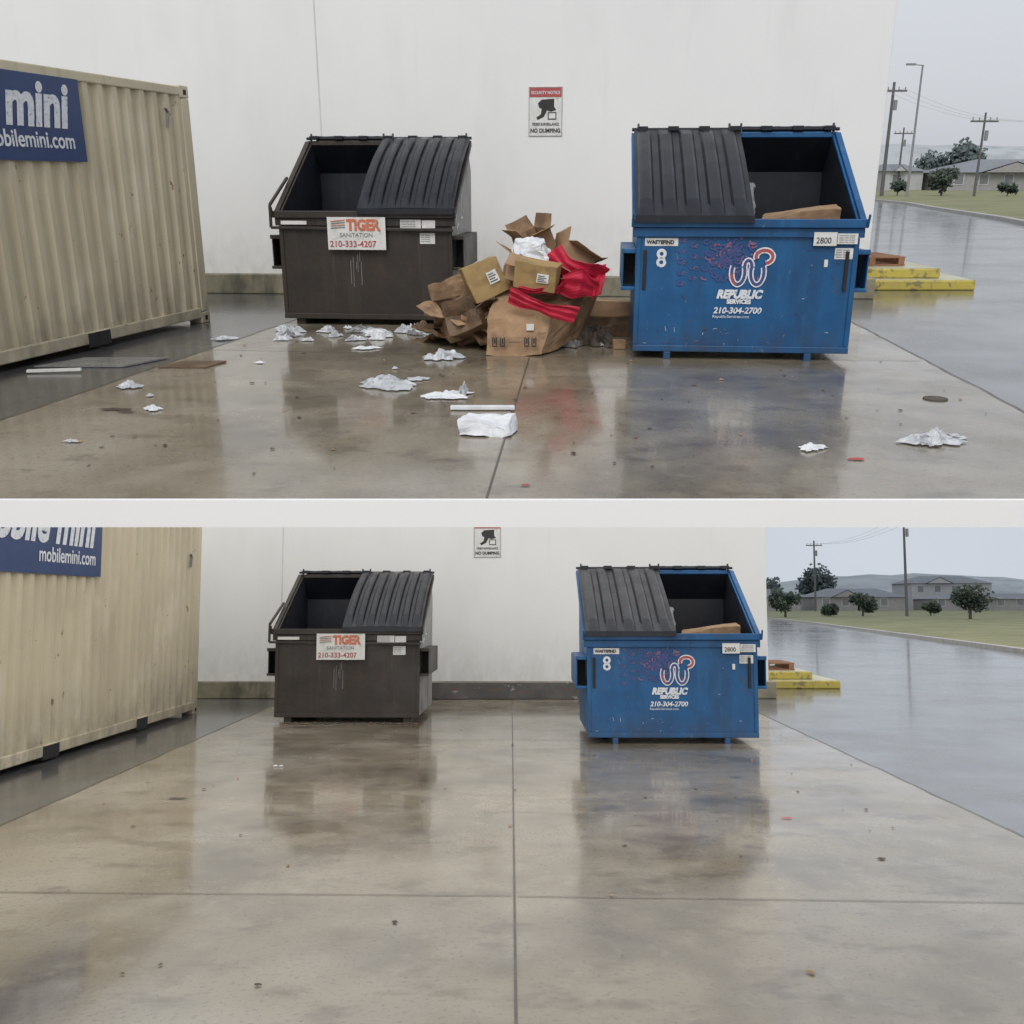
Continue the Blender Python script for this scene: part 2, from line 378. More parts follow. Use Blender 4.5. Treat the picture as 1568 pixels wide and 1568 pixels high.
    if kind=='blue':
        c.hexa([(1.05,.1,.95),(1.7,.2,1.0),(1.72,.5,1.08),(1.1,.45,1.02),(1.05,.1,1.19),(1.70,.12,1.27),(1.74,.5,1.3),(1.12,.45,1.22)],CARD)
        c.box(1.2,1.6,.55,.95,.85,1.05,CARDI)
        c.build('cardboard_contents',parent=e,cuts=3,crump=.03)
        g=MB(); g.hexa([(.93,.35,1.2),(1.03,.35,1.2),(1.03,.6,1.3),(.93,.6,1.3),(.95,.38,1.42),(1.02,.4,1.38),(1.0,.6,1.5),(.93,.6,1.5)],PLASD)
        g.build('plastic_bag',parent=e,smooth=True,cuts=5,crump=.05,cs=8)
    return e

# ------------------------------------------------------------------ container
def container(M,sign_s,sz0,sz1,H=2.42):
    e=empty('shipping_container',M); Lh=6.06;Wd=2.44
    def corr(yface,sgn):
        s=MB(); prof=[];x=.14
        while x<Lh-.3:
            prof+=[(x,0),(x+.07,0),(x+.105,-.045),(x+.175,-.045)]; x+=.21
        prof+=[(Lh-.14,0)]
        vs=[(a,yface+sgn*b,z) for z in (.16,H-.1) for a,b in prof]
        n=len(prof); s.add(vs,[(i,i+1,n+i+1,n+i) for i in range(n-1)],CONT); return s
    corr(-.012,1).build('side_panel',parent=e,solid=.003)
    corr(-Wd+.012,-1).build('side_panel_far',parent=e,solid=.003)
    f=MB()
    for y0 in (-.06,-Wd):
        f.box(.16,Lh-.16,y0,y0+.06,.06,.17,CONT); f.box(.16,Lh-.16,y0,y0+.06,H-.1,H-.015,CONT)
    for x0 in (0,Lh-.14):
        for y0 in (-.16,-Wd):
            f.box(x0,x0+.14,y0,y0+.16,.125,H-.125,CONT)
            for z in (0,H-.12): f.box(x0-.003,x0+.163,y0-.003 if y0<-1 else y0,y0+.163,z,z+.12,CONT)
        f.box(x0+.02,x0+.12,-Wd+.16,-.16,.06,.2,CONT); f.box(x0+.02,x0+.12,-Wd+.16,-.16,H-.12,H-.02,CONT)
    f.box(.16,Lh-.16,-Wd+.06,-.06,H-.06,H-.035,CONT); f.box(.16,Lh-.16,-Wd+.06,-.06,.1,.14,CONT)
    f.box(.05,.09,-Wd+.16,-.16,.2,H-.12,CONT); f.box(Lh-.09,Lh-.05,-Wd+.16,-.16,.2,H-.12,CONT)
    for y in (-.6,-1.0,-1.45,-1.85): f.cyl((-.02,y,.2),(-.02,y,H-.12),.015,.015,CONT)
    f.build('frame',parent=e,bevel=.01)
    g=MB()
    for x in (1.75,3.95): g.box(x,x+.32,-.2,.004,.03,.158,DARKM)  # solid dark blocks stand for the shade in the fork openings
    for x in (.0,Lh-.14):
        g.box(x+.045,x+.1,-.05,.005,H-.09,H-.04,DARKM); g.box(x+.045,x+.1,-.05,.005,.03,.08,DARKM)
    g.beam((.42,.01,2.15),(.46,.012,2.0),.03,.012,TXTG); g.beam((.46,.01,2.18),(.40,.01,2.12),.03,.012,TXTG)
    g.build('forklift_pockets',parent=e)
    s=MB(); s.box(sign_s,sign_s+2.4,.002,.012,sz0,sz1,NAVY); s.build('name_panel',parent=e)
    TM=Matrix(((-1,0,0,0),(0,0,1,0),(0,1,0,0),(0,0,0,1)))
    hh=sz1-sz0
    text('mobile mini',hh*.74,T(sign_s+.20,.016,sz0+hh*.42)@TM,TXTW,e,'name_lettering',bold=.018,shear=.22,align='RIGHT',sx=.88)
    text('mobilemini.com',hh*.27,T(sign_s+.14,.016,sz0+hh*.16)@TM,TXTW,e,'web_lettering',bold=.003,align='RIGHT',sx=.92)
    return e

def security_sign(M):
    e=empty('security_sign',M)
    s=MB(); s.box(0,.44,-.006,0,0,.60,SIGNW); s.build('plate',parent=e,bevel=.004)
    d=MB()
    d.box(.015,.425,-.010,-.0065,.475,.585,TXTR)
    for a in ((.01,.43,.59,.594),(.01,.43,.006,.010)): d.box(a[0],a[1],-.009,-.0065,a[2],a[3],TXTK)
    for x in (.006,.430): d.box(x,x+.004,-.009,-.0065,.006,.594,TXTK)
    d.add([(.12,-.009,.40),(.17,-.009,.445),(.33,-.009,.455),(.33,-.009,.36),(.36,-.009,.32),(.29,-.009,.30),(.14,-.009,.345)],[(0,6,5,4,3,2,1)],TXTK)
    d.add([(.17,-.0092,.34),(.24,-.0092,.32),(.20,-.0092,.24),(.12,-.0092,.20),(.10,-.0092,.23),(.16,-.0092,.27)],[(0,5,4,3,2,1)],TXTK)
    d.box(.25,.36,-.0098,-.0067,.205,.295,TXTK); d.box(.262,.348,-.0105,-.0068,.218,.282,SIGNW)
    d.build('pictogram',parent=e)
    text('SECURITY NOTICE',.052,fr(.22,-.0125,.51),TXTW,e,'header',bold=.001,align='CENTER',sx=.86)
    text('VIDEO SURVEILLANCE',.047,fr(.22,-.0105,.135),TXTK,e,'line',align='CENTER',sx=.74,bold=.001)
    text('NO DUMPING',.068,fr(.22,-.0105,.05),TXTK,e,'line',align='CENTER',sx=.9,bold=.002)
    return e

def building(M,h,foot,joint_x,length=16,dep=18):
    e=empty('white_building',M)
    b=MB(); b.box(-length,0,0,dep,0,h,WALL); b.build('walls',parent=e,bevel=.015)
    k=MB(); k.box(-length-.1,.10,-.10,-.002,0,.27,foot); k.box(.002,.10,0,dep,0,.27,foot); k.build('footing_kerb',parent=e,bevel=.015)
    j=MB()
    x=joint_x
    while x>-length: j.box(x,x+.018,-.003,-.0005,.28,h-.02,JWALL); x-=6.5
    j.build('panel_joint',parent=e)
    c=MB(); c.box(-length-.05,.05,-.05,dep+.05,h+.001,h+.12,TRIM); c.build('coping',parent=e,bevel=.01)
    return e

def tree(M,h,r,mats,n=1300,seed=1,leaf=.16):
    rd=random.Random(seed)
    e=empty('live_oak_tree',M)
    t=MB(); t.cyl((0,0,-.3),(0.05,0,h*.4),.05*h,.03*h,BARK)
    blobs=[]
    for k in range(9):
        a=rd.uniform(0,6.28); q=rd.uniform(.15,.62)*r; z=h*rd.uniform(.35,.8)
        p=Vector((math.cos(a)*q,math.sin(a)*q,z)); blobs.append((p,r*rd.uniform(.32,.55)))
        t.cyl((0.03,0,h*.3),p,.02*h,.006*h,BARK,6)
    t.build('trunk',parent=e)
    l=MB()
    for i in range(n):
        p,rr=rd.choice(blobs)
        d=Vector((rd.gauss(0,1),rd.gauss(0,1),rd.gauss(0,.85))).normalized()*rr*rd.uniform(.45,1.08)
        c=p+d; c.z=max(c.z,h*.12)
        a=Vector((rd.gauss(0,1),rd.gauss(0,1),rd.gauss(0,1))).normalized(); bb=a.orthogonal().normalized()
        s=leaf*rd.uniform(.6,1.5)
        m=mats[1] if (d.z>.1*rr and rd.random()<.7) else mats[0]
        l.quad(c-a*s-bb*s*.6,c+a*s-bb*s*.6,c+a*s*.7+bb*s*.7,c-a*s*.7+bb*s*.5,m)
    l.build('crown',parent=e); return e

def house(M,w,dp,h,rh,mat,name='suburban_house'):
    e=empty(name,M)
    b=MB(); b.box(0,w,0,dp,-.4,h,mat); b.build('walls',parent=e)
    r=MB(); o=.4
    r.add([(-o,-o,h+.02),(w+o,-o,h+.02),(w+o,dp+o,h+.02),(-o,dp+o,h+.02),(w*.22,dp/2,h+rh),(w*.78,dp/2,h+rh)],
          [(0,1,5,4),(1,2,5),(2,3,4,5),(3,0,4),(0,3,2,1)],ROOF)
    r.add([(w*.15,-o-.6,h+.03),(w*.5,-o-.6,h+.03),(w*.325,-o-.6,h+rh*.8),(w*.325,dp*.4,h+rh*.8),(w*.15,dp*.3,h+.03),(w*.5,dp*.3,h+.03)],[(0,2,3,4),(1,5,3,2)],ROOF)
    r.add([(w*.17,-o-.5,h+.03),(w*.48,-o-.5,h+.03),(w*.325,-o-.5,h+rh*.74)],[(0,1,2)],mat)
    r.build('roof',parent=e)
    q=MB(); g=MB()
    for fl in range(max(1,int(h//2.2))):
        for i in range(int(w//3)):
            x=1+i*3; z=.8+fl*2.3
            q.box(x-.1,x+1.1,-.06,-.003,z-.1,z+1.2,TRIM); g.box(x,x+1,-.08,-.062,z,z+1.1,GLASS)
    q.build('window_frames',parent=e); g.build('windows',parent=e)
    return e

def upole(M,h,r=.16,arm=True,name='utility_pole'):
    e=empty(name,M); p=MB(); p.cyl((0,0,-.4),(0,0,h),r,r*.65,POLE)
    p.box(-1.15,1.15,-.07,.07,h-.75,h-.61,POLE)
    for x in (-1,-.45,.45,1): p.cyl((x,0,h-.6),(x,0,h-.36),.05,.04,POLEM,6)
    p.cyl((.3,0,h-2.2),(.3,0,h-1.4),.15,.15,POLEM) 
    p.build('pole',parent=e); return e

# ------------------------------------------------------------------ GROUND A
def sheet(name,pts,z,m,M=None,parent=None):
    b=MB(); b.add([(x,y,z) for x,y in pts],[tuple(range(len(pts)))],m); return b.build(name,M,parent)
YN=4.62
sheet('ground_asphalt',[(-300,YN),(300,YN),(300,1200),(-300,1200)],0,ASPH,WA)
slabA=empty('concrete_pad',WA)
lx=lambda y:-3.305+(y-6.52)*.188
rx=lambda y:3.50+(y-6.94)*.065
def wob(y,s): return .02*mnoise.noise(Vector((y*1.7,s,0)))+.012*mnoise.noise(Vector((y*7,s,3)))
def edge_strip(b,fx,ys,s,w,sg,m,z=.0042):
    for y0,y1 in zip(ys,ys[1:]):
        a=fx(y0)+wob(y0,s);c=fx(y1)+wob(y1,s); w0=w*(1+.5*mnoise.noise(Vector((y0*5,s,1)))); w1=w*(1+.5*mnoise.noise(Vector((y1*5,s,1))))
        b.quad((a,y0,z+.003),(a+sg*w0,y0,z+.003),(c+sg*w1,y1,z+.003),(c,y1,z+.003),m)
ys=[YN+(13.15-YN)*i/50 for i in range(51)]
sheet('slab',[(lx(y)+wob(y,1),y) for y in reversed(ys+[13.7])]+[(rx(y)+wob(y,2),y) for y in ys],.004,CONC,None,slabA)
def strip(b,x0,y0,x1,y1,w,z,m):
    d=Vector((x1-x0,y1-y0,0)).normalized(); n=Vector((-d.y,d.x,0))*w/2
    a=Vector((x0,y0,z));c=Vector((x1,y1,z)); b.quad(a-n,c-n,c+n,a+n,m)
b=MB()
edge_strip(b,rx,ys,2,.02,1,JOINT); edge_strip(b,lx,ys,1,.02,-1,JOINT)
strip(b,-.126,YN,.133+.34,13.3,.011,.008,JOINT)
strip(b,lx(9.1)+.03,9.1,-.0+.17,8.75,.009,.0082,JOINTS); strip(b,.2,8.75,rx(8.5)-.03,8.5,.009,.0082,JOINTS)
strip(b,lx(13.1)+.03,13.1,rx(12.6)-.03,12.6,.009,.0082,JOINTS)
b.build('joints',None,slabA)
b=MB(); b.box(-60,60,YN-.03,YN-.001,-.137,.0035,EDGE); b.build('gap_strip',WA)  # white strip that fills the gap between upper and lower views

def kerb_verge(W,pts,far,zk=.13):
    k=MB(); g=MB()
    for (x0,y0),(x1,y1) in zip(pts,pts[1:]):
        d=Vector((x1-x0,y1-y0)).normalized(); n=Vector((d.y,-d.x))*.3
        k.hexa([(x0,y0,0),(x0+n.x,y0+n.y,0),(x1+n.x,y1+n.y,0),(x1,y1,0),(x0,y0,zk),(x0+n.x,y0+n.y,zk),(x1+n.x,y1+n.y,zk),(x1,y1,zk)],CURB)
        g.quad((x0+n.x,y0+n.y,zk-.01),(far,y0,zk-.01+.3),(far,y1,zk-.01+.6),(x1+n.x,y1+n.y,zk-.01),GRASS)
    k.build('kerb',W); g.build('grass',W)
kerb_verge(WA,[(10.5,6),(14,22),(19,39.7),(22.5,55),(25.3,66),(26.8,76),(26,84),(20,92),(5,100),(-10,150)],260)
kerb_verge(WB,[(12,6),(13.4,18),(15.7,32),(18.6,52),(21.2,70),(23,88),(23,100),(17,112),(0,125),(-10,160)],260)

# ------------------------------------------------------------------ GROUND B
sheet('ground_asphalt',[(-300,-.8),(300,-.8),(300,420),(-300,420)],0,ASPH,WB)
slabB=empty('concrete_pad',WB)
ys=[-.7+16.48*i/80 for i in range(81)]
fl=lambda y:-3.47-.004*y
fR=lambda y:3.27+.01*y
sheet('slab',[(fl(y)+wob(y,5),y) for y in reversed(ys)]+[(fR(y)+wob(y,6),y) for y in ys],.004,CONC,None,slabB)
b=MB()
edge_strip(b,fR,ys,6,.018,1,JOINT); edge_strip(b,fl,ys,5,.018,-1,JOINT)
strip(b,.02,-.6,.0,15.7,.012,.008,JOINT)
strip(b,-3.45,5.35,.0,5.27,.009,.0082,JOINTS); strip(b,.03,5.26,3.27,5.12,.009,.0082,JOINTS)
strip(b,-3.45,11.1,.0,11.1,.009,.0082,JOINTS); strip(b,.03,11.1,3.34,11.0,.009,.0082,JOINTS)
strip(b,-3.45,14.6,3.36,14.5,.010,.0082,JOINTS)
b.build('joints',None,slabB)

# ------------------------------------------------------------------ structures
building(WA@T(4.70,13.3,0)@RZ(-4.5),7,FOOT,-7.25)
building(WB@T(4.12,15.9,0)@RZ(0),5.4,FOOT,-7.85)
b=MB(); b.box(-1.6,1.6,15.66,15.785,.012,.262,FOOTD); 
b.build('stained_footing',WB)
security_sign(WA@T(4.70,13.3,0)@RZ(-4.5)@T(-4.50,-.002,2.03))
security_sign(WB@T(-.62,15.896,2.25))
angA=math.degrees(math.atan2(-2.82,-.74))
container(WA@T(-3.37,11.05,0)@RZ(angA),1.77,1.65,2.33)
container(WB@T(-4.36,13.76,0)@RZ(-91.4),3.2,1.80,2.55,2.72)
dumpster(WA@T(1.075,8.66,0)@RZ(-5.0),'blue')
dumpster(WA@T(-2.46,10.82,0)@RZ(-5.5),'brown')
dumpster(WB@T(.83,10.80,0)@RZ(-.5),'blue')
dumpster(WB@T(-3.02,12.68,0)@RZ(-1.5),'brown')

def pads(W,x0,x1,y0):
    e=empty('yellow_kerb_pads',W@T(x0,y0,0)); w=x1-x0
    b=MB(); b.box(0,w,0,2.2,0,.14,YELL); b.box(0,w-.42,.25,2.0,.145,.28,YELL); b.build('slabs',parent=e,bevel=.02)
    t=MB(); t.box(.03,w-.03,.03,2.17,.1395,.143,PADT); t.box(.03,w-.45,.28,1.97,.2805,.284,PADT); t.build('tops',parent=e)
    return e
pads(WA,4.95,6.63,14.3); pads(WB,4.3,5.84,17.6)
def pallet(M):
    e=empty('wooden_pallet',M); b=MB()
    for z in (0,.11):
        for i in range(6): b.box(0,1.0,i*.18,i*.18+.1,z,z+.02,WOOD)
    for x in (0,.45,.9): b.box(x,x+.09,0,1.0,.021,.109,WOOD)
    b.build('boards',parent=e); return e
pallet(WA@T(4.85,14.9,.288)@RZ(5)); pallet(WB@T(4.2,18.2,.288))

# ------------------------------------------------------------------ distance
def hill(W,y,h,x0,x1,seed):
    b=MB(); n=60; vs=[]
    for i in range(n+1):
        x=x0+(x1-x0)*i/n
        hh=h*(.75+.4*mnoise.noise(Vector((i*.09+seed,seed,0)))+.08*mnoise.noise(Vector((i*.9,seed,2))))
        vs+=[(x,y,-.2),(x,y+18,hh*.8),(x,y+30,hh),(x,y+60,-.5)]
    fs=[(i*4+k,(i+1)*4+k,(i+1)*4+k+1,i*4+k+1) for i in range(n) for k in range(3)]
    b.add(vs,fs,HILL); b.build('hills',W,smooth=True)
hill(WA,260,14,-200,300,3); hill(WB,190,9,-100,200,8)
# distant hedgerow of trees along the foot of the hills: one object per place
def treeline(W,y,x0,x1,h,seed,n=2600):
    rd=random.Random(seed); l=MB()
    for i in range(n):
        x=rd.uniform(x0,x1); top=h*(.45+.55*abs(mnoise.noise(Vector((x*.11,seed,0))))*1.8+.12*mnoise.noise(Vector((x*.6,seed,4))))
        c=Vector((x,y+rd.uniform(-2,2),rd.uniform(0,1)**.8*top)); s=rd.uniform(.25,.6)
        a=Vector((rd.gauss(0,1),rd.gauss(0,1),rd.gauss(0,1))).normalized(); bb=a.orthogonal().normalized()
        l.quad(c-a*s-bb*s*.6,c+a*s-bb*s*.6,c+a*s*.7+bb*s*.7,c-a*s*.7+bb*s*.5,LEAFH)
    l.build('distant_trees',W)
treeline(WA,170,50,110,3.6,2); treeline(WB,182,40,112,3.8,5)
upole(WA@T(32.3,90,0.3),9.0,.17); upole(WA@T(48.5,130,.3),7.3,.14); upole(WA@T(39.5,88,.3),6.5,.12)
e=empty('street_lamp',WA@T(32.6,85,.3)); p=MB()
p.cyl((0,0,-.4),(0,0,9.8),.11,.07,POLEM); p.beam((.1,0,9.78),(-.8,0,9.85),.07,.07,POLEM); p.box(-1.3,-.6,-.15,.15,9.8,9.93,POLEM); p.build('lamp_post',parent=e)
upole(WB@T(43.2,140,.3),10.0,.16); upole(WB@T(38.9,97,.3),9.9,.15)
def wires(W,a,c,hs):
    b=MB()
    for k,dx in enumerate((-1,.0,1)):
        A=Vector((a[0]+dx,a[1],a[2]));C=Vector((c[0]+dx,c[1],c[2])); n=14; pr=None
        for i in range(n+1):
            s=i/n; q=A.lerp(C,s); q.z-=hs*4*s*(1-s)
            if pr: b.cyl(pr,q,.012,.012,WIRE,4)
            pr=q
    b.build('power_lines',W)
wires(WA,(32.3,90,8.8),(39.5,88,6.3),.3); wires(WA,(39.5,88,6.3),(80,70,8),1.5); wires(WA,(32.3,90,8.8),(20,130,10),1)
wires(WB,(43.2,140,9.9),(38.9,97,9.7),.8)
tree(WA@T(37.5,90,.2),2.3,1.6,(LEAFD,LEAFL),1100,1,.13)
tree(WA@T(42.3,88,.2),1.1,.9,(LEAFD,LEAFL),500,2,.12)
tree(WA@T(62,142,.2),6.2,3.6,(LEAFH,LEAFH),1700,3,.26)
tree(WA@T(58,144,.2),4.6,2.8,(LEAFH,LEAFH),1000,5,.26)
tree(WA@T(34.4,92,.2),1.2,.9,(LEAFD,LEAFL),500,4,.12)
house(WA@T(52.5,125,.2),24,9,2.1,1.6,SIDING2); house(WA@T(46.8,130,.2),4.8,8,2.3,.9,SIDING)
for (x,y,h,r,s) in ((25.8,93,2.7,1.55,11),(34.9,98,2.5,1.6,12),(37.2,80,2.9,1.6,13),(31,96,1.0,1.0,14),(42.5,100,1.4,1.0,15)):
    tree(WB@T(x,y,.2),h,r,(LEAFD,LEAFL),1100,s,.13)
tree(WB@T(55,176,.2),7.6,4.3,(LEAFH,LEAFH),1700,16,.30)
tree(WB@T(47,178,.2),5,4.4,(LEAFH,LEAFH),1000,18,.30)
house(WB@T(47,152,.2),14,9,2.1,1.4,SIDING2); house(WB@T(70,172,.2),14,9,4.6,1.4,SIDING); house(WB@T(64,150,.2),20,7,1.8,.9,SIDING2)
house(WB@T(32,150,.2),12,9,2.1,1.3,SIDING2)

# ------------------------------------------------------------------ cardboard pile
pile=empty('cardboard_box_pile',WA@T(0.03,9.0,0)@Matrix.Diagonal((.98,1,.94,1)))
def obox(name,w,d,h,M,flaps,m=CARD,mi=CARDI,cr=.02,label=False,closed=False):
    b=MB()
    b.quad((0,0,0),(w,0,0),(w,0,h),(0,0,h),m);b.quad((w,0,0),(w,d,0),(w,d,h),(w,0,h),m)
    b.quad((w,d,0),(0,d,0),(0,d,h),(w,d,h),m);b.quad((0,d,0),(0,0,0),(0,0,h),(0,d,h),m);b.quad((0,0,0),(0,d,0),(w,d,0),(w,0,0),mi)
    if closed: b.quad((0,0,h),(w,0,h),(w,d,h),(0,d,h),m)
    f=min(w,d)*.5
    for k,a in enumerate(flaps):
        if a is None: continue
        c,s=math.cos(R(a))*f,math.sin(R(a))*f
        if k==0: b.quad((0,0,h),(w,0,h),(w-.01,-c,h+s),(.01,-c,h+s),m)
        if k==1: b.quad((w,0,h),(w,d,h),(w+c,d-.01,h+s),(w+c,.01,h+s),m)
        if k==2: b.quad((w,d,h),(0,d,h),(.01,d+c,h+s),(w-.01,d+c,h+s),m)
        if k==3: b.quad((0,d,h),(0,0,h),(-c,.01,h+s),(-c,d-.01,h+s),m)
    if label:
        b.quad((w*.55,-.012,h*.35),(w*.85,-.012,h*.35),(w*.85,-.012,h*.7),(w*.55,-.012,h*.7),SIGNW)
        for q in range(4): b.quad((w*.58,-.014,h*(.40+.07*q)),(w*(.8-.05*(q%2)),-.014,h*(.40+.07*q)),(w*(.8-.05*(q%2)),-.014,h*(.43+.07*q)),(w*.58,-.014,h*(.43+.07*q)),TXTK)
    o=b.build(name,M,pile,solid=.006,cuts=4,crump=cr,cs=3.5); return o
def ME(x,y,z,rx,ry,rz): return T(x,y,z)@Euler((R(rx),R(ry),R(rz))).to_matrix().to_4x4()
b=MB()
b.hexa([(-.27,-.25,.01),(.23,-.25,.01),(.66,.45,.05),(-.1,.5,.02),(-.25,-.16,.33),(.33,-.12,.38),(.84,.42,.64),(-.12,.4,.66)],CARD)
b.build('large_carton',None,pile,cuts=7,crump=.03,cs=4)
b=MB()
for i,(x,z) in enumerate(((-.21,.10),(-.14,.10),(.08,.10),(.145,.10))):
    b.box(x,x+.045,-.29,-.285,z,z+.012,TXTK); b.box(x,x+.01,-.29,-.285,z+.015,z+.09,TXTK); b.box(x+.035,x+.045,-.29,-.285,z+.015,z+.09,TXTK);b.box(x+.016,x+.03,-.29,-.285,z+.03,z+.08,TXTK)
b.box(-.06,.05,-.285,-.28,.14,.145,TXTK)
b.box(.10,.17,-.20,-.185,.24,.30,SIGNW)
b.build('carton_print',None,pile)
random.seed(12)
for i in range(12):
    x=-.80+random.random()*.52; y=-.05+random.random()*.5; z=.02+i*.030
    b=MB(); w=.28+random.random()*.2;d=.28+random.random()*.15
    b.box(0,w,0,d,0,.03,random.choice([CARDW,CARD,CARDW]))
    b.build('crushed_carton',ME(x,y,z,random.uniform(-25,35),random.uniform(-30,15),random.uniform(-50,50)),pile,cuts=5,crump=.06,cs=6)
obox('crushed_box',.44,.36,.26,ME(-.62,.2,.06,20,-14,25),(10,-30,60,20),CARD,CARDI,.05)
obox('crushed_box',.34,.28,.18,ME(-.62,.02,.16,-15,-20,-18),(60,20,70,-20),CARDW,CARDI,.05)
obox('ochre_box',.34,.28,.34,ME(-.36,.08,.46,-6,-22,14),(None,)*4,CARDY,CARDI,.02,True,True)
obox('support_box',.5,.4,.4,ME(-.15,.25,.40,0,5,-8),(None,)*4,CARD,CARDI,.03,False,True)
obox('open_box_with_foam',.44,.36,.24,ME(-.10,.04,.70,-10,10,-16),(-40,-20,50,25),CARD,CARDI,.012)
obox('open_box_front',.38,.2,.24,ME(-.02,-.10,.64,8,8,-14),(None,)*4,CARDY,CARDI,.015,True,True)
obox('open_box',.32,.30,.22,ME(.42,.16,.86,-20,32,18),(-15,35,60,75),CARD,CARDI,.012)
obox('tall_flap_box',.28,.3,.3,ME(.20,.40,.76,0,-22,28),(20,60,70,60),CARD,CARDI,.015)
g=MB(); 
g.hexa([(-.03,.08,.90),(.30,.02,.86),(.33,.30,.92),(.0,.34,.92),(-.0,.12,1.05),(.24,.08,1.02),(.26,.28,1.06),(.03,.30,1.06)],FOAM)
g.build('foam_sheets',None,pile,cuts=7,crump=.05,cs=9)
def cloth(pts,wv,seed,w0=.14):
    b=MB(); n=12
    P=[Vector(p) for p in pts]; M_=32
    vs=[]
    for j in range(M_+1):
        s=j/M_*(len(P)-1); k=min(int(s),len(P)-2); c=P[k].lerp(P[k+1],s-k)
        for i in range(n+1):
            u=i/n-.5; q=c+Vector(wv)*u*(1+.25*math.sin(j*.22+seed))+Vector((0,-.008*math.cos(i*1.3+j*.18),.004*math.sin(i*1.6+j*.2)))
            q+=mnoise.noise_vector(q*4+Vector((seed,0,0)))*.025+mnoise.noise_vector(q*11)*.008; vs.append(q)
    b.add(vs,[(j*(n+1)+i,j*(n+1)+i+1,(j+1)*(n+1)+i+1,(j+1)*(n+1)+i) for j in range(M_) for i in range(n)],REDC)
    b.build('red_cloth',None,pile,smooth=False,solid=.004)
cloth([(-.06,-.18,.56),(.12,-.24,.49),(.36,-.26,.43),(.54,-.24,.39)],(.03,-.06,.13),1)
cloth([(.02,-.17,.62),(.18,-.2,.60),(.38,-.12,.62),(.5,.0,.70)],(.0,-.04,.06),2)
cloth([(.33,.02,.94),(.44,-.04,.84),(.62,-.02,.74),(.80,.05,.70)],(.16,-.08,.16),3)
cloth([(.78,.1,.82),(.74,.02,.68),(.74,.0,.54)],(.14,0,.04),4)
cloth([(.40,-.04,.64),(.6,-.07,.66),(.74,0,.60)],(.05,-.08,.22),5)
obox('flat_carton',.75,.45,.16,ME(.72,1.0,.22,-4,3,-4),(None,)*4,CARD,CARDI,.015,False,True)
obox('under_carton',.7,.45,.2,ME(.75,.95,.01,0,0,-3),(None,)*4,CARDW,CARDI,.02,False,True)
b=MB(); b.crumple(.75,.45,.6,.5,.35,DEBR,seed=31,n=18); b.crumple(.5,.3,.4,.3,.2,PLASD,seed=32); b.crumple(.95,.25,.25,.2,.15,DEBR,seed=33);b.build('wet_refuse',None,pile)
b=MB(); b.box(.93,1.04,.12,.2,.008,.09,CARD); b.build('small_carton',None,pile,cuts=2,crump=.01)

# ------------------------------------------------------------------ litter
def gp(u,v):
    t=2376/(v-275); return (t*(u-784)/1500, t*(.947+.3213*(784-v)/1500))
lt=MB(); k=0
for u,v,sx,sy,h in ((590,592,.50,.26,.10),(676,549,.34,.26,.10),(680,608,.38,.2,.04),(708,604,.08,.2,.10),(200,594,.2,.15,.06),
     (235,628,.17,.1,.03),(230,608,.06,.05,.02),(1432,677,.38,.24,.09),(1243,689,.17,.1,.05),(345,520,.3,.12,.04),(605,566,.06,.05,.02),
     (398,557,.1,.06,.02),(108,678,.1,.05,.02),(640,582,.2,.12,.02),(560,535,.3,.1,.03),(900,520,.2,.15,.05),(915,530,.15,.1,.04),(885,505,.2,.12,.06)):
    x,y=gp(u,v); k+=1
    lt.crumple(x,y,sx*1.3,sy*1.5,h*1.2,PLAS if k%3 else FOAM,rot=random.uniform(-.4,.4),seed=k,n=20)
random.seed(9)
for i in range(36):
    u=random.uniform(425,690); v=random.gauss(511,5)
    x,y=gp(u,min(max(v,503),526)); s=random.uniform(.12,.4)
    lt.crumple(x,y,s,s*.6,random.uniform(.04,.13),random.choice([PLAS,FOAM,PLAS,PLASD]),rot=random.uniform(-.5,.5),seed=50+i,n=14)
lt.build('plastic_litter',WA)
b=MB(); x,y=gp(746,668)
b.hexa([(x-.18,y-.03,.012),(x+.15,y-.05,.012),(x+.19,y+.17,.012),(x-.17,y+.17,.012),(x-.17,y-.01,.09),(x+.10,y-.03,.075),(x+.18,y+.15,.10),(x-.12,y+.15,.11)],FOAM)
b.build('foam_block',WA,cuts=5,crump=.03,cs=9)
b=MB(); x,y=gp(739,629); b.box(x-.22,x+.22,y-.02,y+.03,.01,.035,FOAM); b.build('foam_strip',WA@T(0,0,0),bevel=.004)
b=MB(); x,y=gp(85,571); b.beam((x-.22,y-.02,.02),(x+.2,y+.03,.025),.04,.02,SIGNW); b.build('white_stick',WA)
b=MB(); x,y=gp(150,556); b.hexa([(x-.45,y-.22,.005),(x+.3,y-.22,.005),(x+.55,y+.22,.005),(x-.2,y+.22,.005),(x-.45,y-.22,.015),(x+.3,y-.22,.02),(x+.55,y+.22,.015),(x-.2,y+.22,.012)],PLATE); b.build('metal_sheet',WA)
b=MB(); x,y=gp(295,560); b.hexa([(x-.25,y-.14,.006),(x+.15,y-.14,.006),(x+.25,y+.14,.006),(x-.15,y+.16,.006),(x-.25,y-.14,.014),(x+.15,y-.14,.014),(x+.25,y+.14,.02),(x-.15,y+.16,.014)],CARDW); b.build('flattened_carton',WA)
b=MB(); x,y=gp(1432,612); b.cyl((x,y,.001),(x,y,.012),.085,.085,DEBR,20); b.build('utility_cover',WA)
